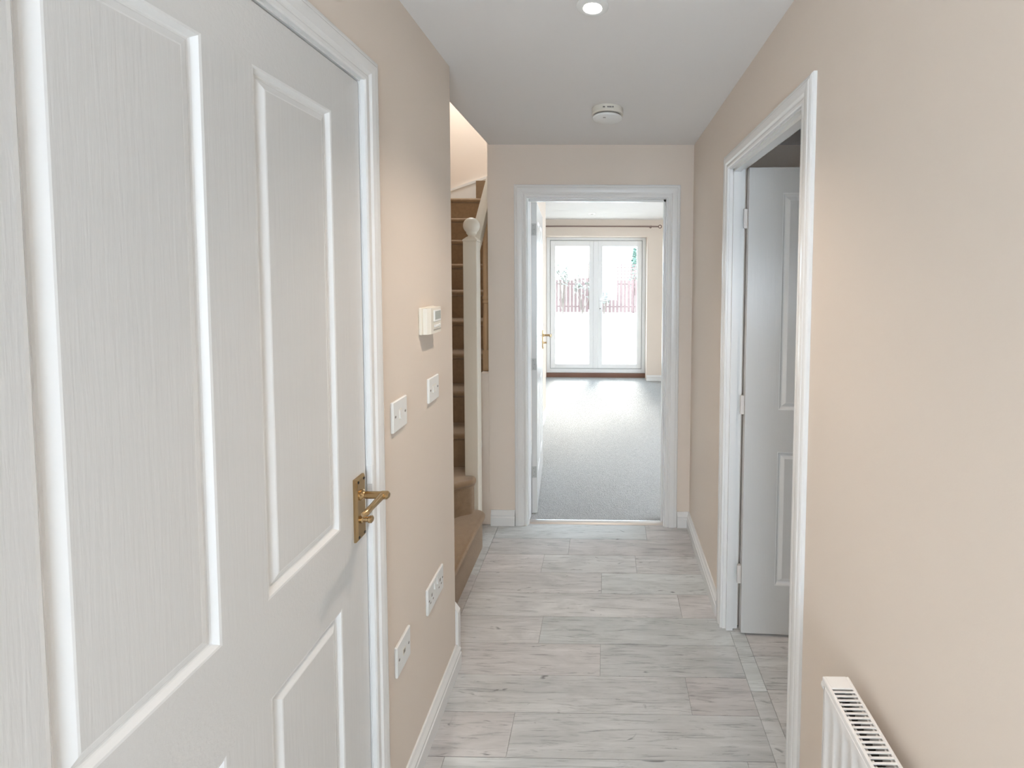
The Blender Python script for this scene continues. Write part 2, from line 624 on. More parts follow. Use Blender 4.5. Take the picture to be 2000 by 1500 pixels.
# far doorway
mb = MB()
for a, b in ((FX0 - 0.02, FX0), (FX1, FX1 + 0.02)):
    mb.box(a, b, YF - 0.002, YF + FT + 0.004, 0, FZ + 0.02, trim)
mb.box(FX0, FX1, YF - 0.002, YF + FT + 0.004, FZ, FZ + 0.02, trim)
mb.box(FX1 - 0.012, FX1, YF + 0.035, YF + 0.062, 0, FZ, trim)
mb.box(FX0, FX1, YF + 0.035, YF + 0.062, FZ - 0.012, FZ, trim)
t3 = struct(mb.build('trim_3'), 'white moulded frame of the living room doorway at the hallway end', 'door frame')
architraves(t3, FX0 - 0.006, FX1 + 0.006, FZ + 0.005, lambda a, z, v: (a, YF - v, z), 0.076)

# threshold strip under the far doorway
mb = MB().extrude([(FX0, 2.728, 0), (FX0, 2.736, 0.007), (FX0, 2.752, 0.011), (FX0, 2.762, 0.009), (FX0, 2.766, 0)], (FX1 - FX0, 0, 0), M['steel'])
tag(mb.build('threshold_strip'), 'thin metal strip between grey planks and pale carpet in the far doorway', 'threshold')

# ------------------------------------------------------------------ skirting boards
SK = [(0.0, 0.0), (0.018, 0.0), (0.018, 0.052), (0.0145, 0.056), (0.0145, 0.062), (0.0165, 0.065), (0.0165, 0.070),
      (0.0135, 0.076), (0.0095, 0.083), (0.0080, 0.088), (0.0060, 0.094), (0.0, 0.094)]


def skirting(name, p0, p1, nrm, label, m0=0, m1=0):
    p0, p1, nrm = Vector(p0), Vector(p1), Vector(nrm)
    d = (p1 - p0).normalized()
    vs = []
    for p, mt, s in ((p0, m0, -1), (p1, m1, 1)):
        for v, z in SK:
            vs.append(p + nrm * v + d * (v * mt * s) + Vector((0, 0, z)))
    n = len(SK)
    fs = [(i, (i + 1) % n, n + (i + 1) % n, n + i) for i in range(n)] + [tuple(range(n)), tuple(range(n, 2 * n))[::-1]]
    struct(MB().add(vs, fs, trim).build(name), label, 'baseboard')


skirting('baseboard_left', (XL, 1.147, 0), (XL, YW, 0), (1, 0, 0), 'white moulded baseboard below the sockets on the left wall', 0, 1)
skirting('baseboard_far_left', (-0.70, YF, 0), (-0.552, YF, 0), (0, -1, 0), 'short white baseboard between the stairs and the far doorway')
skirting('baseboard_far_right', (0.446, YF, 0), (XR, YF, 0), (0, -1, 0), 'short white baseboard right of the far doorway', 0, -1)
skirting('baseboard_right', (XR, 1.985, 0), (XR, YF, 0), (-1, 0, 0), 'white baseboard between the right doorway and the hallway end', 0, -1)
skirting('baseboard_radiator', (XR, YB, 0), (XR, 1.143, 0), (-1, 0, 0), 'white baseboard under the radiator')
skirting('baseboard_living_right', (WX1, YL, 0), (2.05, YL, 0), (0, -1, 0), 'white baseboard right of the garden doors')
skirting('baseboard_living_left', (-0.645, 3.62, 0), (-0.645, 4.85, 0), (1, 0, 0), 'white baseboard beyond the open living room door')

# ------------------------------------------------------------------ panelled doors
MOULD = [(0.000, 0.0), (0.0040, -0.0006), (0.010, -0.0075), (0.0125, -0.0088), (0.0155, -0.0088),
         (0.0175, -0.0075), (0.0290, -0.0022), (0.0315, -0.0018)]


def panel_mesh(u0, u1, z0, z1, sgn, t):
    """moulding ring and raised field on one face; local coords: u along width, n out of the face"""
    def ring(d, h):
        return [(u0 + d, z0 + d, h), (u1 - d, z0 + d, h), (u1 - d, z1 - d, h), (u0 + d, z1 - d, h)]
    mb = MB()
    for face in (1, -1):
        rings = [[(u, face * (t / 2 + h) if True else 0, z) for u, z, h in ring(d, h)] for d, h in MOULD]
        for a, b in zip(rings[:-1], rings[1:]):
            mb.add(a + b, [(i, (i + 1) % 4, 4 + (i + 1) % 4, 4 + i) for i in range(4)], M['moulding'])
        mb.add(rings[-1], [(0, 1, 2, 3)], M['door_v'])
    return mb


def panel_door(name, w, h, label, stile=0.119, mull=0.093):
    """door leaf in local coords: u (x) 0..w from the hinge side, thickness along y centred on 0, z 0..h"""
    t = 0.035
    root = empty(name)
    struct(root, label, 'door')
    pw = (w - 2 * stile - mull) / 2
    us = [(stile, stile + pw), (stile + pw + mull, w - stile)]
    zs = [(0.215, 0.797), (0.975, h - 0.104)]
    fr = MB()
    v_, h_ = M['door_v'], M['door_h']
    fr.box(0, stile, -t / 2, t / 2, 0, h, v_)
    fr.box(w - stile, w, -t / 2, t / 2, 0, h, v_)
    for a, b in ((0, zs[0][0]), (zs[0][1], zs[1][0]), (zs[1][1], h)):
        fr.box(stile, w - stile, -t / 2, t / 2, a, b, h_)
    for a, b in zs:
        fr.box(us[0][1], us[1][0], -t / 2, t / 2, a, b, v_)
    fr.build('door_leaf_frame', root)
    for a, b in us:
        for c, d in zs:
            panel_mesh(a, b, c, d, 1, t).build('panel', root, smooth=False)
    return root


def lever_handle(root, u, z, face, point):
    """brass lever on backplate; face = +1/-1 side (local y), point = +1/-1 direction of the lever along u"""
    t = 0.0175
    br = M['brass']

    def P(a, n, c):
        return (u + a * point, face * (t + n), z + c)
    w2, h2 = 0.0195, 0.075
    pl = MB()
    outer = [(-w2, -h2), (w2, -h2), (w2, h2), (-w2, h2)]
    inner = [(-w2 + .004, -h2 + .004), (w2 - .004, -h2 + .004), (w2 - .004, h2 - .004), (-w2 + .004, h2 - .004)]
    v = [P(a, 0, c) for a, c in outer] + [P(a, 0.005, c) for a, c in outer] + [P(a, 0.009, c) for a, c in inner]
    f = [(0, 1, 2, 3)] + [(i, (i + 1) % 4, 4 + (i + 1) % 4, 4 + i) for i in range(4)] + \
        [(4 + i, 4 + (i + 1) % 4, 8 + (i + 1) % 4, 8 + i) for i in range(4)] + [(8, 9, 10, 11)]
    pl.add(v, f, br)
    plate = pl.build('lever_handle', root)
    plate['label'] = 'antique brass lever handle on a long backplate'
    lv = MB()
    lv.lathe([(0.0125, 0.0), (0.0125, 0.004), (0.009, 0.007), (0.0075, 0.010), (0.0085, 0.013), (0.0085, 0.046), (0.0095, 0.049), (0.0095, 0.063), (0.006, 0.067)],
             P(0, 0.008, 0.031), (0, face, 0), br, 20)
    path = [P(-0.004, 0.060, 0.031), P(-0.03, 0.062, 0.032), P(-0.062, 0.065, 0.034), P(-0.088, 0.067, 0.035), P(-0.095, 0.062, 0.034)]
    lv.tube(path, [0.0085, 0.0075, 0.0068, 0.0075, 0.005], br, 14)
    lv.build('lever', plate, smooth=True)
    tt = MB().lathe([(0.009, 0), (0.009, 0.004), (0.0065, 0.007), (0.0065, 0.017), (0.0085, 0.019), (0.0085, 0.025), (0.006, 0.027)],
                    P(0, 0.008, -0.028), (0, face, 0), br, 18)
    tt.build('thumb_turn', plate, smooth=True)
    for a, c in ((-.0125, .066), (.0125, .066), (-.0125, -.066), (.0125, -.066)):
        MB().lathe([(0.0032, 0.0), (0.0032, 0.0012), (0.0018, 0.0016)], P(a, 0.0085, c), (0, face, 0), M['dark'], 10).build('screw', plate)
    return plate


def hinge(root, u, y, z, mat):
    mb = MB()
    mb.lathe([(0.0055, -0.040), (0.0055, -0.016), (0.0048, -0.0155), (0.0048, -0.0145), (0.0055, -0.014), (0.0055, 0.014), (0.0048, 0.0145),
              (0.0048, 0.0155), (0.0055, 0.016), (0.0055, 0.040)], (u, y, z), (0, 0, 1), mat, 12)
    return mb


# door 1: closed, in the left wall; its u axis runs towards -Y from the hinge side? hinge side is near the camera
D1W = DY1 - DY0 - 0.007
d1 = panel_door('door_1', D1W, 1.996, 'closed white four-panel door with brass lever in the left wall', stile=0.1075)
d1.rotation_euler = (0, 0, math.radians(90))      # u -> +Y, local -y -> +X
d1.location = (XL - 0.003 - 0.0175, DY0 + 0.003, 0.008)
lever_handle(d1, D1W - 0.036, 0.990, -1, 1)

# door 2: living room door, opened inward, hinged on the left jamb
d2 = panel_door('door_2', 0.772, 1.985, 'glossy white panelled door swung open into the living room')
d2.rotation_euler = (0, 0, math.radians(95.3))
d2.location = (FX0 + 0.0185, YF + FT + 0.012, 0.014)
lever_handle(d2, 0.772 - 0.055, 1.02, -1, 1)
for z in (0.27, 0.965, 1.815):
    mb = hinge(d2, -0.004, 0.024, z, M['hinge_grey'])
    mb.box(-0.0015, 0.0, -0.014, 0.015, z - 0.037, z + 0.037, M['hinge_grey'])
    for dz in (-.024, 0, .024):
        mb.box(-0.0022, -0.0015, -0.003 + (0.006 if dz else 0), 0.001 + (0.006 if dz else 0), z + dz - .0025, z + dz + .0025, M['grey_plastic'])
    mb.build('hinge', d2)
lt = MB().box(0.770, 0.776, -0.010, 0.010, 1.02, 1.08, M['brass']).build('latch_plate', d2)

# door 3: side room door, opened into the side room, hinged on the far jamb
d3 = panel_door('door_3', 0.690, 1.982, 'white panelled door standing open in the dim room on the right', stile=0.137)
d3.rotation_euler = (0, 0, math.radians(-2.5))
d3.location = (XR + RT - 0.006, 1.898, 0.012)
lever_handle(d3, 0.690 - 0.050, 1.0, -1, 1)
for z in (0.25, 0.99, 1.775):
    mb = hinge(d3, -0.006, 0.002, z, M['painted_hinge'])
    mb.box(-0.016, -0.001, -0.004, 0.001, z - 0.040, z + 0.040, M['painted_hinge'])
    mb.build('hinge', d3)

# ------------------------------------------------------------------ staircase
RISE = 0.207
ct = M['carpet_tan']
stair = empty('staircase', (-1.2, 2.5, 0))
tag(stair, 'tan carpeted staircase with white newel post rising behind the left wall', 'staircase')


def rounded_block(outline, z0, z1, r, mat, n=5, over=0.0):
    """vertical prism with a rounded top edge"""
    P = [Vector((x, y)) for x, y in outline]
    m = len(P)
    ctr = sum(P, Vector((0, 0))) / m
    norms = []
    for i in range(m):
        e0 = (P[i] - P[i - 1]).normalized()
        e1 = (P[(i + 1) % m] - P[i]).normalized()
        n0, n1 = Vector((e0.y, -e0.x)), Vector((e1.y, -e1.x))
        b = (n0 + n1)
        b = b / max(0.3, b.dot(n0)) if b.length > 1e-6 else n0
        if (P[i] - ctr).dot(b) < 0 and False:
            b = -b
        norms.append(b)
    rings = [(z0, over), (z1 - 2.2 * r, over)]
    for k in range(n + 1):
        g = math.pi * k / n - math.pi / 2
        if k == 0:
            rings.append((z1 - 2 * r, over * 0.6))
            continue
        rings.append((z1 - r + r * math.sin(g), r - r * math.cos(g)))
    v, f = [], []
    for z, ins in rings:
        for i in range(m):
            q = P[i] - norms[i] * ins
            v.append((q.x, q.y, z))
    for a in range(len(rings) - 1):
        for i in range(m):
            j = (i + 1) % m
            f.append((a * m + i, a * m + j, (a + 1) * m + j, (a + 1) * m + i))
    f.append(tuple(range(m))[::-1])
    f.append(tuple((len(rings) - 1) * m + i for i in range(m)))
    return MB().add(v, f, mat)


def arc(cx, cy, r, a0, a1, n):
    return [(cx + r * math.cos(math.radians(a0 + (a1 - a0) * i / n)), cy + r * math.sin(math.radians(a0 + (a1 - a0) * i / n))) for i in range(n + 1)]


# outlines run counter-clockwise
o1 = [(-1.64, 1.732), (-0.675, 1.732)] + arc(-0.735, 2.475, 0.060, 0, 90, 6) + [(-1.64, 2.535)]
adopt(rounded_block(o1, 0.0, 0.197, 0.020, ct, over=0.016).build('step', None, smooth=True), stair)
o2 = [(-1.645, 1.735), (-1.60, 1.735), (-0.800, 2.438)] + arc(-0.778, 2.500, 0.048, -55, 60, 6) + [(-0.80, 2.545), (-0.812, 2.66), (-1.645, 2.66)]
adopt(rounded_block(o2, 0.195, 0.392, 0.020, ct, over=0.012).build('step', None, smooth=True), stair)
Y3, G = 2.645, 0.193
step_src = None
for k in range(3, 12):
    y, z = Y3 + G * (k - 3), 1.557 + RISE * (k - 7.66)
    x1 = -0.812
    r = 0.02
    prof = [(y + 0.014, z - RISE - 0.02), (y + 0.014, z - 0.045)]
    for q in range(7):
        g = math.radians(-90 - 180 * q / 6)
        prof.append((y + r + r * math.cos(g), z - r + r * math.sin(g)))
    prof += [(y + G + 0.06, z), (y + G + 0.06, z - RISE - 0.02)]
    mb = MB().extrude([(-1.645, a, b) for a, b in prof], (x1 + 1.645, 0, 0), ct)
    adopt(mb.build('step', None, smooth=True), stair)
ztop = 1.557 + RISE * (11 - 7.66)
mb = MB().extrude([(-1.205, 4.20, ztop), (-1.225, 4.42, ztop), (-1.225, 4.42, ztop + 0.16), (-1.205, 4.20, ztop + 0.16)], (0.38, 0, 0), ct)
adopt(mb.build('step'), stair)
# white skirting rising along the top wall
mb = MB().extrude([(-1.645, 4.41, ztop - 0.05), (-0.85, 4.41, ztop - 0.05), (-0.85, 4.41, 2.60), (-1.645, 4.41, 2.325)], (0, 0.02, 0), trim)
mb.extrude([(-1.645, 4.404, 2.300), (-0.85, 4.404, 2.575), (-0.85, 4.404, 2.60), (-1.645, 4.404, 2.325)], (0, 0.01, 0), trim)
adopt(mb.build('stair_skirting'), stair)
# near string end beside the left wall
mb = MB().extrude([(-1.10, YW + 0.002, 0), (-0.572, YW + 0.002, 0), (-0.572, YW + 0.002, 0.222), (-0.592, YW + 0.002, 0.250), (-0.75, YW + 0.002, 0.25), (-1.10, YW + 0.002, 0.46)],
                  (0, 0.026, 0), trim)
adopt(mb.build('stair_string'), stair)
# outer string and spandrel on the hall side
SL = RISE / G


def sz(y, z_at, y_at):
    return z_at + (y - y_at) * SL


adopt(MB().box(-0.760, -0.7105, YF, YF + 0.05, 0.0, 0.945, wall).build('spandrel_panel'), stair)
ya, yb = 2.62, 4.40
mb = MB().extrude([(-0.792, ya, sz(ya, 0.60, 2.80)), (-0.792, yb, sz(yb, 0.60, 2.80)), (-0.792, yb, sz(yb, 0.838, 2.80)), (-0.792, ya, sz(ya, 0.838, 2.80))], (0.030, 0, 0), trim)
mb.extrude([(-0.764, ya, sz(ya, 0.585, 2.80)), (-0.764, yb, sz(yb, 0.585, 2.80)), (-0.764, yb, sz(yb, 0.62, 2.80)), (-0.764, ya, sz(ya, 0.62, 2.80))], (0.010, 0, 0), trim)
adopt(mb.build('stair_string'), stair)
mb = MB().extrude([(-0.788, ya, 0.0), (-0.788, yb, 0.0), (-0.788, yb, sz(yb, 0.60, 2.80)), (-0.788, ya, sz(ya, 0.60, 2.80))], (0.018, 0, 0), wall)
adopt(mb.build('spandrel_panel'), stair)
# newel post with cap and ball
nx, ny = -0.769, 2.585
mb = MB().box(nx - 0.039, nx + 0.039, ny - 0.039, ny + 0.039, 0.0, 1.735, M['cream_paint'], 0.003)
npost = adopt(mb.build('newel_post'), stair)
mb = MB()
prof = [(0.055, 0), (0.0555, 0.004), (0.052, 0.010), (0.040, 0.018), (0.030, 0.026)]
v, f = [], []
for r, h in prof:
    for sx, sy in ((-1, -1), (1, -1), (1, 1), (-1, 1)):
        v.append((nx + sx * r * 0.75, ny + sy * r * 0.75, 1.735 + h))
for i in range(len(prof) - 1):
    for k in range(4):
        f.append((i * 4 + k, i * 4 + (k + 1) % 4, i * 4 + 4 + (k + 1) % 4, i * 4 + 4 + k))
f += [(3, 2, 1, 0), tuple(16 + k for k in range(4))]
mb.add(v, f, M['cream_paint'])
cap = mb.build('post_cap', npost)
prof = [(0.026, 0.0), (0.021, 0.008), (0.020, 0.014), (0.026, 0.020), (0.029, 0.022)]
for k in range(0, 13):
    g = math.radians(-50 + 140 * k / 12)
    prof.append((max(0.001, 0.0470 * math.cos(g)), 0.068 + 0.0470 * math.sin(g)))
ball = MB().lathe(prof, (nx, ny, 1.757), (0, 0, 1), M['cream_paint'], 28).build('ball_finial', npost, smooth=True)
# handrail
yr0, yr1 = ny + 0.030, 4.40
zc = lambda y: 1.845 + (y - 2.755) * 1.16
sec = [(-0.031, -0.024), (-0.024, -0.030), (0.024, -0.030), (0.031, -0.024), (0.029, -0.006), (0.033, 0.006), (0.028, 0.022), (0.012, 0.030),
       (-0.012, 0.030), (-0.028, 0.022), (-0.033, 0.006), (-0.029, -0.006)]
v = [(nx + a, yr0, zc(yr0) + b * 1.5) for a, b in sec] + [(nx + a, yr1, zc(yr1) + b * 1.5) for a, b in sec]
n = len(sec)
f = [(i, (i + 1) % n, n + (i + 1) % n, n + i) for i in range(n)] + [tuple(range(n)), tuple(range(n, 2 * n))]
adopt(MB().add(v, f, M['cream_paint']).build('handrail', None, smooth=True), stair)
# turned pine spindles
for y in (2.885, 3.005, 3.125):
    zb, zt = sz(y, 0.834, 2.80), zc(y) - 0.035
    mb = MB()
    hb = zt - zb
    mb.box(nx - 0.019, nx + 0.019, y - 0.019, y + 0.019, zb, zb + 0.13 * hb, M['pine'], 0.002)
    mb.box(nx - 0.019, nx + 0.019, y - 0.019, y + 0.019, zt - 0.14 * hb, zt + 0.02, M['pine'], 0.002)
    q = lambda t_: zb + t_ * hb
    prof = [(0.018, .125), (0.0195, .15), (0.0205, .20), (0.0205, .25), (0.0195, .30), (0.0175, .36), (0.0165, .40), (0.0155, .42), (0.0200, .425), (0.0200, .435),
            (0.0165, .442), (0.0205, .450), (0.0205, .462), (0.0165, .470), (0.0165, .50), (0.0185, .56), (0.0190, .62), (0.0180, .70), (0.0150, .80), (0.0165, .835), (0.0195, .845), (0.0195, .86)]
    mb.lathe([(r, t_ * hb) for r, t_ in prof], (nx, y, zb), (0, 0, 1), M['pine'], 16)
    adopt(mb.build('spindle', None, smooth=True), stair)

# ------------------------------------------------------------------ wall plates, thermostat


def lever_plate(name, yc, zc_, wy, hz, label, cat, group=None):
    root = empty(name, (XL, yc, zc_))
    tag(root, label, cat, group)
    MB().box(0.0, 0.0085, -wy / 2, wy / 2, -hz / 2, hz / 2, M['plastic'], 0.0022).build('plate', root)
    return root


def screw(root, y, z):
    MB().lathe([(0.0036, 0.0), (0.0036, 0.0008), (0.002, 0.0012)], (0.0083, y, z), (1, 0, 0), M['grey_plastic'], 10).build('screw', root)


s1 = lever_plate('light_switch', 1.243, 1.160, 0.086, 0.086, 'square white light switch nearest the closed left door', 'switch', 'light switches on the left wall')
rk = MB().extrude([(0.008, -0.006, -0.012), (0.0125, -0.006, -0.012), (0.0095, -0.006, 0.012), (0.008, -0.006, 0.012)], (0, 0.012, 0), M['plastic'])
rk.build('rocker', s1)
MB().box(0.0080, 0.0090, -0.0085, 0.0085, -0.0145, 0.0145, M['cream_plastic']).build('rocker_surround', s1)
for y in (-0.030, 0.030):
    screw(s1, y, 0)
s2 = lever_plate('light_switch', 1.493, 1.168, 0.086, 0.082, 'square white light switch plate under the thermostat', 'switch', 'light switches on the left wall')
for y in (-0.0085, 0.0085):
    MB().box(0.0080, 0.0088, y - 0.0075, y + 0.0075, -0.0135, 0.0135, M['cream_plastic']).build('rocker_surround', s2)
    MB().extrude([(0.008, y - 0.0055, -0.011), (0.0120, y - 0.0055, -0.011), (0.0092, y - 0.0055, 0.011), (0.008, y - 0.0055, 0.011)], (0, 0.011, 0), M['plastic']).build('rocker', s2)
for y in (-0.031, 0.031):
    screw(s2, y, 0)
k1 = lever_plate('wall_socket', 1.487, 0.476, 0.140, 0.088, 'wide white double socket low on the wall, nearer the stairs', 'socket', 'sockets low on the left wall')
for y in (-0.037, 0.037):
    MB().box(0.0082, 0.0090, y - 0.004, y + 0.004, 0.001, 0.011, M['grey_plastic']).build('earth_slot', k1)
    for dy in (-0.011, 0.011):
        MB().box(0.0082, 0.0089, y + dy - 0.0033, y + dy + 0.0033, -0.016, -0.011, M['grey_plastic']).build('pin_slot', k1)
for y in (-0.013, 0.013):
    MB().extrude([(0.008, y - 0.006, 0.012), (0.0125, y - 0.006, 0.012), (0.0095, y - 0.006, 0.034), (0.008, y - 0.006, 0.034)], (0, 0.012, 0), M['plastic']).build('rocker', k1)
for y in (-0.060, 0.060):
    screw(k1, y, 0)
k2 = lever_plate('wall_socket', 1.242, 0.468, 0.086, 0.090, 'small square white outlet plate low beside the left door frame', 'socket', 'sockets low on the left wall')
MB().box(0.0082, 0.0092, -0.009, 0.009, -0.008, 0.010, M['cream_plastic']).build('port_surround', k2)
MB().box(0.0090, 0.0096, -0.005, 0.005, -0.004, 0.006, M['grey_plastic']).build('port', k2)
for y in (-0.030, 0.030):
    screw(k2, y, 0)

th = empty('thermostat', (XL, 1.452, 1.402))
tag(th, 'cream wall thermostat with a grey display above the light switches', 'thermostat')
MB().box(0.0, 0.010, -0.060, 0.052, -0.042, 0.045, M['cream_plastic'], 0.003).build('back_plate', th)
mb = MB()
pr = [(0.006, -0.048), (0.022, -0.046), (0.030, -0.034), (0.032, 0.046), (0.028, 0.050), (0.006, 0.051)]
mb.extrude([(a, b, -0.041) for a, b in pr], (0, 0, 0.083), M['cream_plastic'])
tb = mb.build('body', th)
MB().box(0.029, 0.0335, -0.014, 0.044, -0.003, 0.034, M['plastic'], 0.001).build('display_bezel', th)
MB().box(0.0325, 0.0342, -0.008, 0.038, 0.003, 0.030, M['lcd']).build('display', th)
for i, y in enumerate((-0.004, 0.014, 0.032)):
    MB().box(0.029, 0.0340, y - 0.006, y + 0.006, -0.022, -0.014, M['plastic'], 0.001).build('button', th)
MB().box(0.029, 0.0325, -0.016, 0.044, -0.030, -0.0285, M['grey_plastic']).build('cover_seam', th)

# ------------------------------------------------------------------ ceiling fittings


def downlight(x, y, z, r, label, group, on):
    root = empty('downlight', (x, y, z))
    tag(root, label, 'ceiling light', group)
    MB().lathe([(r * 0.55, -0.0005), (r * 0.56, -0.0050), (r * 0.60, -0.0065), (r * 0.88, -0.0060), (r, -0.0025), (r, 0.0)], (0, 0, 0), (0, 0, 1),
               M['steel'] if not on else M['plastic'], 36).build('bezel', root, smooth=True)
    MB().lathe([(r * 0.50, -0.0010), (r * 0.53, -0.0034), (r * 0.1, -0.0040)], (0, 0, 0), (0, 0, 1), M['lamp_glow'] if on else M['grey_plastic'], 30).build('lamp', root)
    return root


dl = downlight(-0.041, 1.325, HC, 0.046, 'lit round recessed downlight in the hallway ceiling', 'recessed downlights', True)
light('downlight_beam', 'SPOT', (-0.041, 1.325, HC - 0.007), 39.0, (1.0, 0.84, 0.69), (0, 0, -1), spot_size=math.radians(112), spot_blend=1.0, shadow_soft_size=0.011)
light('added_beam_behind_camera', 'SPOT', (-0.03, -0.35, HC - 0.013), 4.0, (1.0, 0.83, 0.67), (0, 0, -1), spot_size=math.radians(112), spot_blend=1.0, shadow_soft_size=0.02)  # extra fill beam added behind the camera, no fitting there
downlight(-0.16, 4.83, HC, 0.045, 'unlit round downlight in the living room ceiling, nearer the doorway', 'recessed downlights', False)
downlight(-0.18, 5.84, HC, 0.045, 'unlit round downlight in the living room ceiling, nearer the garden doors', 'recessed downlights', False)

sa = empty('smoke_alarm', (0.005, 2.135, HC))
tag(sa, 'round white smoke alarm on the hallway ceiling', 'smoke alarm')
MB().lathe([(0.072, 0.0), (0.073, -0.004), (0.073, -0.026), (0.070, -0.029), (0.060, -0.030)], (0, 0, 0), (0, 0, 1), M['cream_plastic'], 40).build('base', sa, smooth=True)
MB().lathe([(0.063, -0.0295), (0.063, -0.037)], (0, 0, 0), (0, 0, 1), M['grey_plastic'], 40).build('vent_ring', sa)
MB().lathe([(0.067, -0.0365), (0.0685, -0.039), (0.067, -0.046), (0.060, -0.050), (0.02, -0.0515), (0.001, -0.0515)], (0, 0, 0), (0, 0, 1), M['plastic'], 40).build('cover', sa, smooth=True)
MB().box(-0.020, -0.008, -0.042, -0.036, -0.0520, -0.0500, M['grey_plastic']).build('indicator', sa)
for x, w_ in ((-0.016, 0.005), (0.008, 0.010), (0.024, 0.004)):
    MB().box(x - w_, x + w_, -0.0742, -0.0715, -0.017, -0.012, M['grey_plastic']).build('vent_slot', sa)

# ------------------------------------------------------------------ radiator
rad = empty('radiator', (0.468, 0.4, 0.14))
tag(rad, 'white panel radiator with slotted top grille on the right wall', 'radiator')
RYA, RYB = -0.02, 0.880
RX0, RX1, RZ0, RZ1 = 0.441, 0.495, 0.14, 0.744
rm = M['radiator']


def rp(mb, name, smooth=False):
    return adopt(mb.build(name, None, smooth), rad)


# front panel: vertical flutes
mb = MB()
N = 27
pitch = (RYB - RYA - 0.03) / N
prof = [(RYA, 0.006), (RYA + 0.012, 0.0)]
for i in range(N):
    y = RYA + 0.015 + i * pitch
    prof += [(y + pitch * 0.08, 0.0), (y + pitch * 0.26, 0.005), (y + pitch * 0.62, 0.005), (y + pitch * 0.80, 0.0)]
prof += [(RYB - 0.012, 0.0), (RYB, 0.006)]
zl = [(RZ0, 0.006, 0), (RZ0 + 0.012, 0.0, 0), (RZ0 + 0.035, 0.0, 1), (RZ1 - 0.045, 0.0, 1), (RZ1 - 0.026, 0.0, 0), (RZ1 - 0.012, 0.001, 0), (RZ1 - 0.008, 0.007, 0)]
v, f = [], []
for z, ins, k in zl:
    for y, d in prof:
        v.append((RX0 + ins + (d if (k or d == 0.006) else 0.0), y, z))
n = len(prof)
for a in range(len(zl) - 1):
    for i in range(n - 1):
        f.append((a * n + i, a * n + i + 1, (a + 1) * n + i + 1, (a + 1) * n + i))
mb.add(v, f, rm)
rp(mb, 'front_panel', True)
mb = MB().box(RX1 - 0.008, RX1, RYA, RYB, RZ0, RZ1 - 0.008, rm, 0.002)
rp(mb, 'back_panel')
for y0, y1 in ((RYA, RYA + 0.003), (RYB - 0.003, RYB)):
    rp(MB().box(RX0 + 0.004, RX1, y0, y1, RZ0 + 0.03, RZ1 - 0.004, rm), 'side_panel')
# top grille
mb = MB()
gz0, gz1 = RZ1 - 0.005, RZ1
mb.box(RX0 + 0.002, RX0 + 0.0085, RYA - 0.002, RYB + 0.002, gz0 - 0.010, gz1, rm, 0.0015)
mb.box(RX1 - 0.006, RX1 + 0.001, RYA - 0.002, RYB + 0.002, gz0 - 0.010, gz1, rm, 0.0015)
mb.box(RX0 + 0.007, RX1 - 0.005, RYB - 0.0255, RYB + 0.002, gz0, gz1, rm, 0.001)
mb.box(RX0 + 0.007, RX1 - 0.005, RYA - 0.002, RYA + 0.02, gz0, gz1, rm, 0.001)
y = RYB - 0.0255 - 0.0085
while y > RYA + 0.022:
    mb.box(RX0 + 0.007, RX1 - 0.005, y - 0.0001, y + 0.0034, gz1 - 0.0017, gz1 - 0.0003, rm)
    y -= 0.00853
rp(mb, 'top_grille')
# convector fins inside
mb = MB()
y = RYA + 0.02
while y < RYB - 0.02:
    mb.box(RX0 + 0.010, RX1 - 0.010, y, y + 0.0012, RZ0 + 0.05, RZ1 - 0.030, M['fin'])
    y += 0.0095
mb.box((RX0 + RX1) / 2 - 0.002, (RX0 + RX1) / 2 + 0.002, RYA + 0.01, RYB - 0.01, RZ0 + 0.02, RZ1 - 0.03, rm)
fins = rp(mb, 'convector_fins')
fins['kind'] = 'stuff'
rp(MB().lathe([(0.006, 0), (0.006, 0.008), (0.003, 0.009), (0.003, 0.013)], (RX0 + 0.008, RYB - 0.001, RZ1 - 0.022), (0, 1, 0), M['plastic'], 14), 'bleed_valve')
for y in (0.15, 0.75):
    rp(MB().box(RX1 - 0.002, XR - 0.001, y - 0.02, y + 0.02, 0.25, 0.62, M['steel']), 'wall_bracket')

# ------------------------------------------------------------------ garden doors
fd = empty('door_4', (-0.14, 6.66, 0.0))
struct(fd, 'pair of white glazed garden doors at the end of the living room', 'garden doors')
up = M['upvc']
FY0, FY1 = 6.665, 6.735


def fdp(mb, name, parent=fd, smooth=False):
    o = mb.build(name, None, smooth)
    o.parent = parent
    if parent is fd:
        o.matrix_parent_inverse = Matrix.Translation(-Vector(fd.location))
    return o


mb = MB()
z0, z1 = 0.07, WZ
for a, b in ((WX0, WX0 + 0.053), (WX1 - 0.053, WX1)):
    mb.box(a, b, FY0, FY1, z0, z1, up, 0.004)
mb.box(WX0 + 0.05, WX1 - 0.05, FY0, FY1, z1 - 0.043, z1, up, 0.004)
mb.box(WX0 + 0.05, WX1 - 0.05, FY0, FY1, z0, z0 + 0.064, up, 0.004)
fdp(mb, 'outer_frame')
mb = MB()
for a, b in ((WX0 + 0.050, WX0 + 0.064), (WX1 - 0.064, WX1 - 0.050)):
    mb.box(a, b, FY0 + 0.012, FY1 - 0.012, z0 + 0.06, z1 - 0.04, M['gasket'])
mb.box(WX0 + 0.05, WX1 - 0.05, FY0 + 0.012, FY1 - 0.012, z1 - 0.055, z1 - 0.04, M['gasket'])
mb.box(WX0 + 0.05, WX1 - 0.05, FY0 + 0.012, FY1 - 0.012, z0 + 0.06, z0 + 0.076, M['gasket'])
fdp(mb, 'gasket')
fdp(MB().box(WX0, WX1, 6.64, 6.73, 0.0, 0.07, M['sill']), 'door_sill')


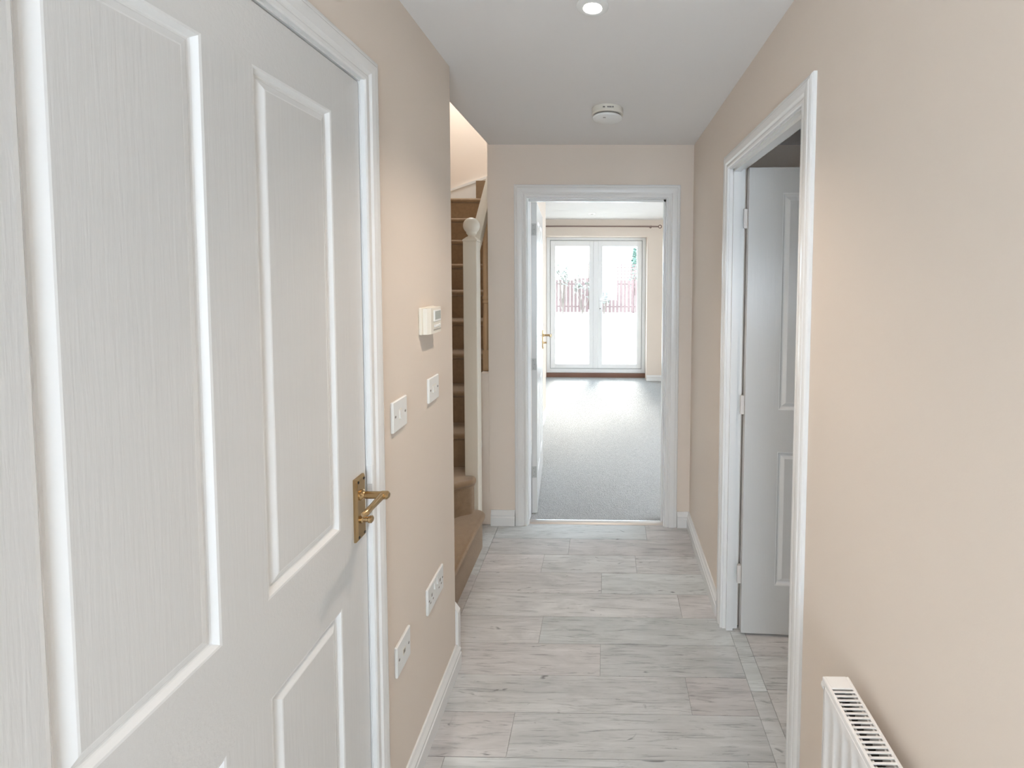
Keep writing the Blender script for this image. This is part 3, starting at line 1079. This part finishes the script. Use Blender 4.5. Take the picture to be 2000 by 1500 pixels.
def sash(x0, x1, gx0, gx1):
    gz0_, gz1_, sz0, sz1 = 0.206, 1.953, 0.142, 2.034
    y0, y1 = FY0 - 0.012, FY1 - 0.005
    mb = MB()
    mb.box(x0, gx0, y0, y1, sz0, sz1, up, 0.004)
    mb.box(gx1, x1, y0, y1, sz0, sz1, up, 0.004)
    mb.box(gx0 - 0.004, gx1 + 0.004, y0, y1, sz0, gz0_, up, 0.004)
    mb.box(gx0 - 0.004, gx1 + 0.004, y0, y1, gz1_, sz1, up, 0.004)
    s = fdp(mb, 'sash')
    fdp(MB().box(gx0 - 0.005, gx1 + 0.005, FY0 + 0.028, FY0 + 0.034, gz0_ - 0.005, gz1_ + 0.005, M['glass']), 'pane', s)
    return s


sl = sash(WX0 + 0.060, -0.181, -0.742, -0.242)
sr = sash(-0.108, WX1 - 0.060, -0.046, 0.464)
fdp(MB().box(-0.183, -0.106, FY0 - 0.020, FY1, 0.142, 2.034, up, 0.006), 'centre_mullion')
hy = FY0 - 0.012
mb = MB().box(-0.094, -0.062, hy - 0.010, hy, 1.00, 1.20, up, 0.004)
hp = fdp(mb, 'door_handle', sr)
mb = MB().tube([(-0.078, hy - 0.008, 1.150), (-0.078, hy - 0.045, 1.150), (-0.060, hy - 0.055, 1.152), (0.000, hy - 0.055, 1.150), (0.040, hy - 0.050, 1.146)],
               [0.010, 0.010, 0.010, 0.009, 0.008], up, 12)
mb.lathe([(0.008, 0), (0.008, 0.003)], (-0.078, hy - 0.010, 1.035), (0, -1, 0), M['dark'], 12)
fdp(mb, 'lever', sr, True)

# curtain rod
cr = empty('curtain_rod', (-0.14, 6.40, 2.215))
tag(cr, 'slim dark metal curtain rod with ring finial above the garden doors', 'curtain rod')


def crp(mb, name, smooth=True):
    return adopt(mb.build(name, None, smooth), cr)


bronze = simple('dark_pewter_metal', (0.24, 0.17, 0.15), 0.4, 0.8)
crp(MB().tube([(-1.05, 6.37, 2.215), (0.735, 6.37, 2.215)], 0.0095, bronze, 14), 'rod')
for x, s in ((-1.05, -1), (0.735, 1)):
    ring = [(x + s * 0.026 + 0.021 * math.cos(2 * math.pi * k / 20), 6.37, 2.215 + 0.021 * math.sin(2 * math.pi * k / 20)) for k in range(21)]
    crp(MB().tube(ring, 0.0062, bronze, 10), 'ring_finial')
for x in (-0.95, 0.635):
    mb = MB().tube([(x, YL, 2.215), (x, 6.372, 2.215)], 0.0065, bronze, 10)
    mb.lathe([(0.017, 0), (0.017, 0.005), (0.009, 0.010)], (x, YL, 2.215), (0, -1, 0), bronze, 18)
    mb.lathe([(0.013, -0.006), (0.014, 0), (0.013, 0.006)], (x, 6.37, 2.215), (1, 0, 0), bronze, 18)
    crp(mb, 'rod_bracket')

# ------------------------------------------------------------------ garden
mb = MB().box(-25, 25, 6.75, 60, -0.4, -0.12, M['patio'])
tag(mb.build('garden_ground'), 'pale sunlit garden ground beyond the glazed doors', 'ground', kind='structure')

FYY = 19.0
fence = empty('garden_fence', (0, FYY, -0.12))
tag(fence, 'reddish timber board fence with trellis top at the garden end', 'fence')


def fp(mb, name):
    return adopt(mb.build(name), fence)


bw = 0.118
src = None
i = 0
x = -4.2
while x < 4.2:
    zt = 1.30 + (0.05 if (int((x + 50) / 1.8) % 2) else -0.03) + random.uniform(-0.012, 0.012)
    zbt = -0.10 + random.uniform(0, 0.02)
    w = bw + random.uniform(-0.012, 0.012)
    fp(MB().box(x, x + w, FYY - 0.010, FYY + 0.010, zbt, zt, M['fence']), 'board')
    x += 0.160
for px in (-4.2, -2.42, -0.62, 1.18, 2.98, 4.2):
    fp(MB().box(px - 0.05, px + 0.05, FYY + 0.02, FYY + 0.12, -0.12, 1.33, M['fence'], 0.006), 'post')
for z in (0.15, 1.10):
    fp(MB().box(-4.2, 4.2, FYY + 0.011, FYY + 0.05, z - 0.035, z + 0.035, M['fence']), 'rail')
mb = MB()
x = -0.5
while x < 3.9:
    mb.box(x - 0.020, x + 0.020, FYY - 0.008, FYY + 0.004, 1.30, 1.92, M['fence'])
    x += 0.145
for z in (1.38, 1.52, 1.66, 1.80, 1.92):
    mb.box(-0.55, 3.95, FYY + 0.004, FYY + 0.014, z - 0.018, z + 0.018, M['fence'])
tr = fp(mb, 'trellis')
tr['kind'] = 'stuff'


def shrub(name, x, y, h, w, nb, label, cat='shrub', leaves=60, z=-0.12, lm=None, seed=1):
    rr = random.Random(seed)
    root = empty(name, (x, y, z))
    tag(root, label, cat)
    st, lf = MB(), MB()
    for b in range(nb):
        a = rr.uniform(0, 2 * math.pi)
        tip = Vector((math.cos(a) * w * rr.uniform(0.3, 1), math.sin(a) * w * 0.5 * rr.uniform(0.3, 1), h * rr.uniform(0.65, 1)))
        mid = tip * 0.5 + Vector((rr.uniform(-.06, .06), rr.uniform(-.06, .06), h * 0.06))
        st.tube([(0, 0, 0), mid, tip], [0.016, 0.011, 0.005], M['bark'], 6)
        for k in range(leaves // nb):
            t_ = rr.uniform(0.35, 1.0)
            c = (mid * (1 - t_) + tip * t_) + Vector((rr.uniform(-.12, .12), rr.uniform(-.12, .12), rr.uniform(-.12, .12)))
            n1 = Vector((rr.uniform(-1, 1), rr.uniform(-1, 1), rr.uniform(-1, 1))).normalized()
            n2 = n1.orthogonal().normalized()
            s = rr.uniform(0.06, 0.10)
            up_ = n1.cross(n2) * 0.008
            lf.add([c - n1 * s, c + n2 * s * .45 + up_, c + n1 * s, c - n2 * s * .45 + up_], [(0, 1, 2, 3)], lm or M['leaf'])
    st.build('stems', root)
    l_ = lf.build('foliage', root)
    l_['kind'] = 'stuff'
    return root


shrub('climbing_shrub', -1.75, FYY - 0.45, 2.25, 0.55, 12, 'thin leafy climber before the fence, behind the left glazed door', leaves=130, seed=3)
shrub('garden_shrub', -0.95, FYY - 0.5, 1.5, 0.42, 9, 'small grey-green shrub before the fence, left of the glazed doors\' centre', leaves=90, seed=5)
shrub('garden_shrub', -0.05, FYY - 0.6, 0.95, 0.30, 8, 'low bushy shrub before the fence, behind the white door lever', leaves=80, seed=8)

# arched garden bower / frame of thin rods seen upper left
ar = MB()
for dx in (0.0, 0.22):
    ar.tube([(-0.72 + dx, FYY + 0.3, 0.0), (-0.72 + dx, FYY + 0.3, 2.0), (-0.60 + dx, FYY + 0.3, 2.12)], 0.026, M['bark'], 8)
for z in (1.72, 1.92, 2.08):
    ar.tube([(-0.85, FYY + 0.3, z), (-0.30, FYY + 0.3, z)], 0.020, M['bark'], 8)
tag(ar.build('plant_support'), 'thin rod plant support rising above the fence', 'plant support')

# pale conifer beyond the fence
cf = empty('conifer_tree', (2.2, 34.0, -0.12))
tag(cf, 'pale green pointed conifer beyond the fence at the right pane', 'tree')
MB().lathe([(0.09, 0.0), (0.07, 1.5), (0.03, 3.4)], (0, 0, 0), (0, 0, 1), M['bark'], 10).build('trunk', cf)
lf = MB()
rr = random.Random(4)
for k in range(520):
    h = rr.uniform(0.5, 3.6)
    rad_ = 0.75 * (1 - h / 3.7) * rr.uniform(0.55, 1.0) + 0.02
    a = rr.uniform(0, 2 * math.pi)
    c = Vector((rad_ * math.cos(a), rad_ * math.sin(a), h))
    o = Vector((math.cos(a), math.sin(a), -0.35)).normalized()
    s = Vector((-math.sin(a), math.cos(a), 0))
    lf.add([c - o * .08, c + s * .13 - o * .01, c + o * .24, c - s * .13 - o * .01], [(0, 1, 2, 3)], M['conifer'])
l_ = lf.build('foliage', cf)
l_['kind'] = 'stuff'

for (x, y, s, lab) in ((0.16, 11.3, 0.035, 'small grey stone on the pale garden ground, nearer the middle'), (0.62, 10.5, 0.045, 'small grey stone on the pale garden ground, right side of the right pane')):
    rr = random.Random(int(x * 100))
    mb = MB()
    pr = [(0.3, 0.0), (0.9, 0.12), (1.0, 0.35), (0.7, 0.65), (0.25, 0.8)]
    mb.lathe([(r * s, h * s) for r, h in pr], (0, 0, 0), (0, 0, 1), M['stone'], 9)
    mb.v = [(p[0] * rr.uniform(0.85, 1.25), p[1] * rr.uniform(0.8, 1.1), p[2]) for p in mb.v]
    tag(mb.build('stone', None, True, (x, y, -0.121)), lab, 'stone', 'stones on the garden ground')
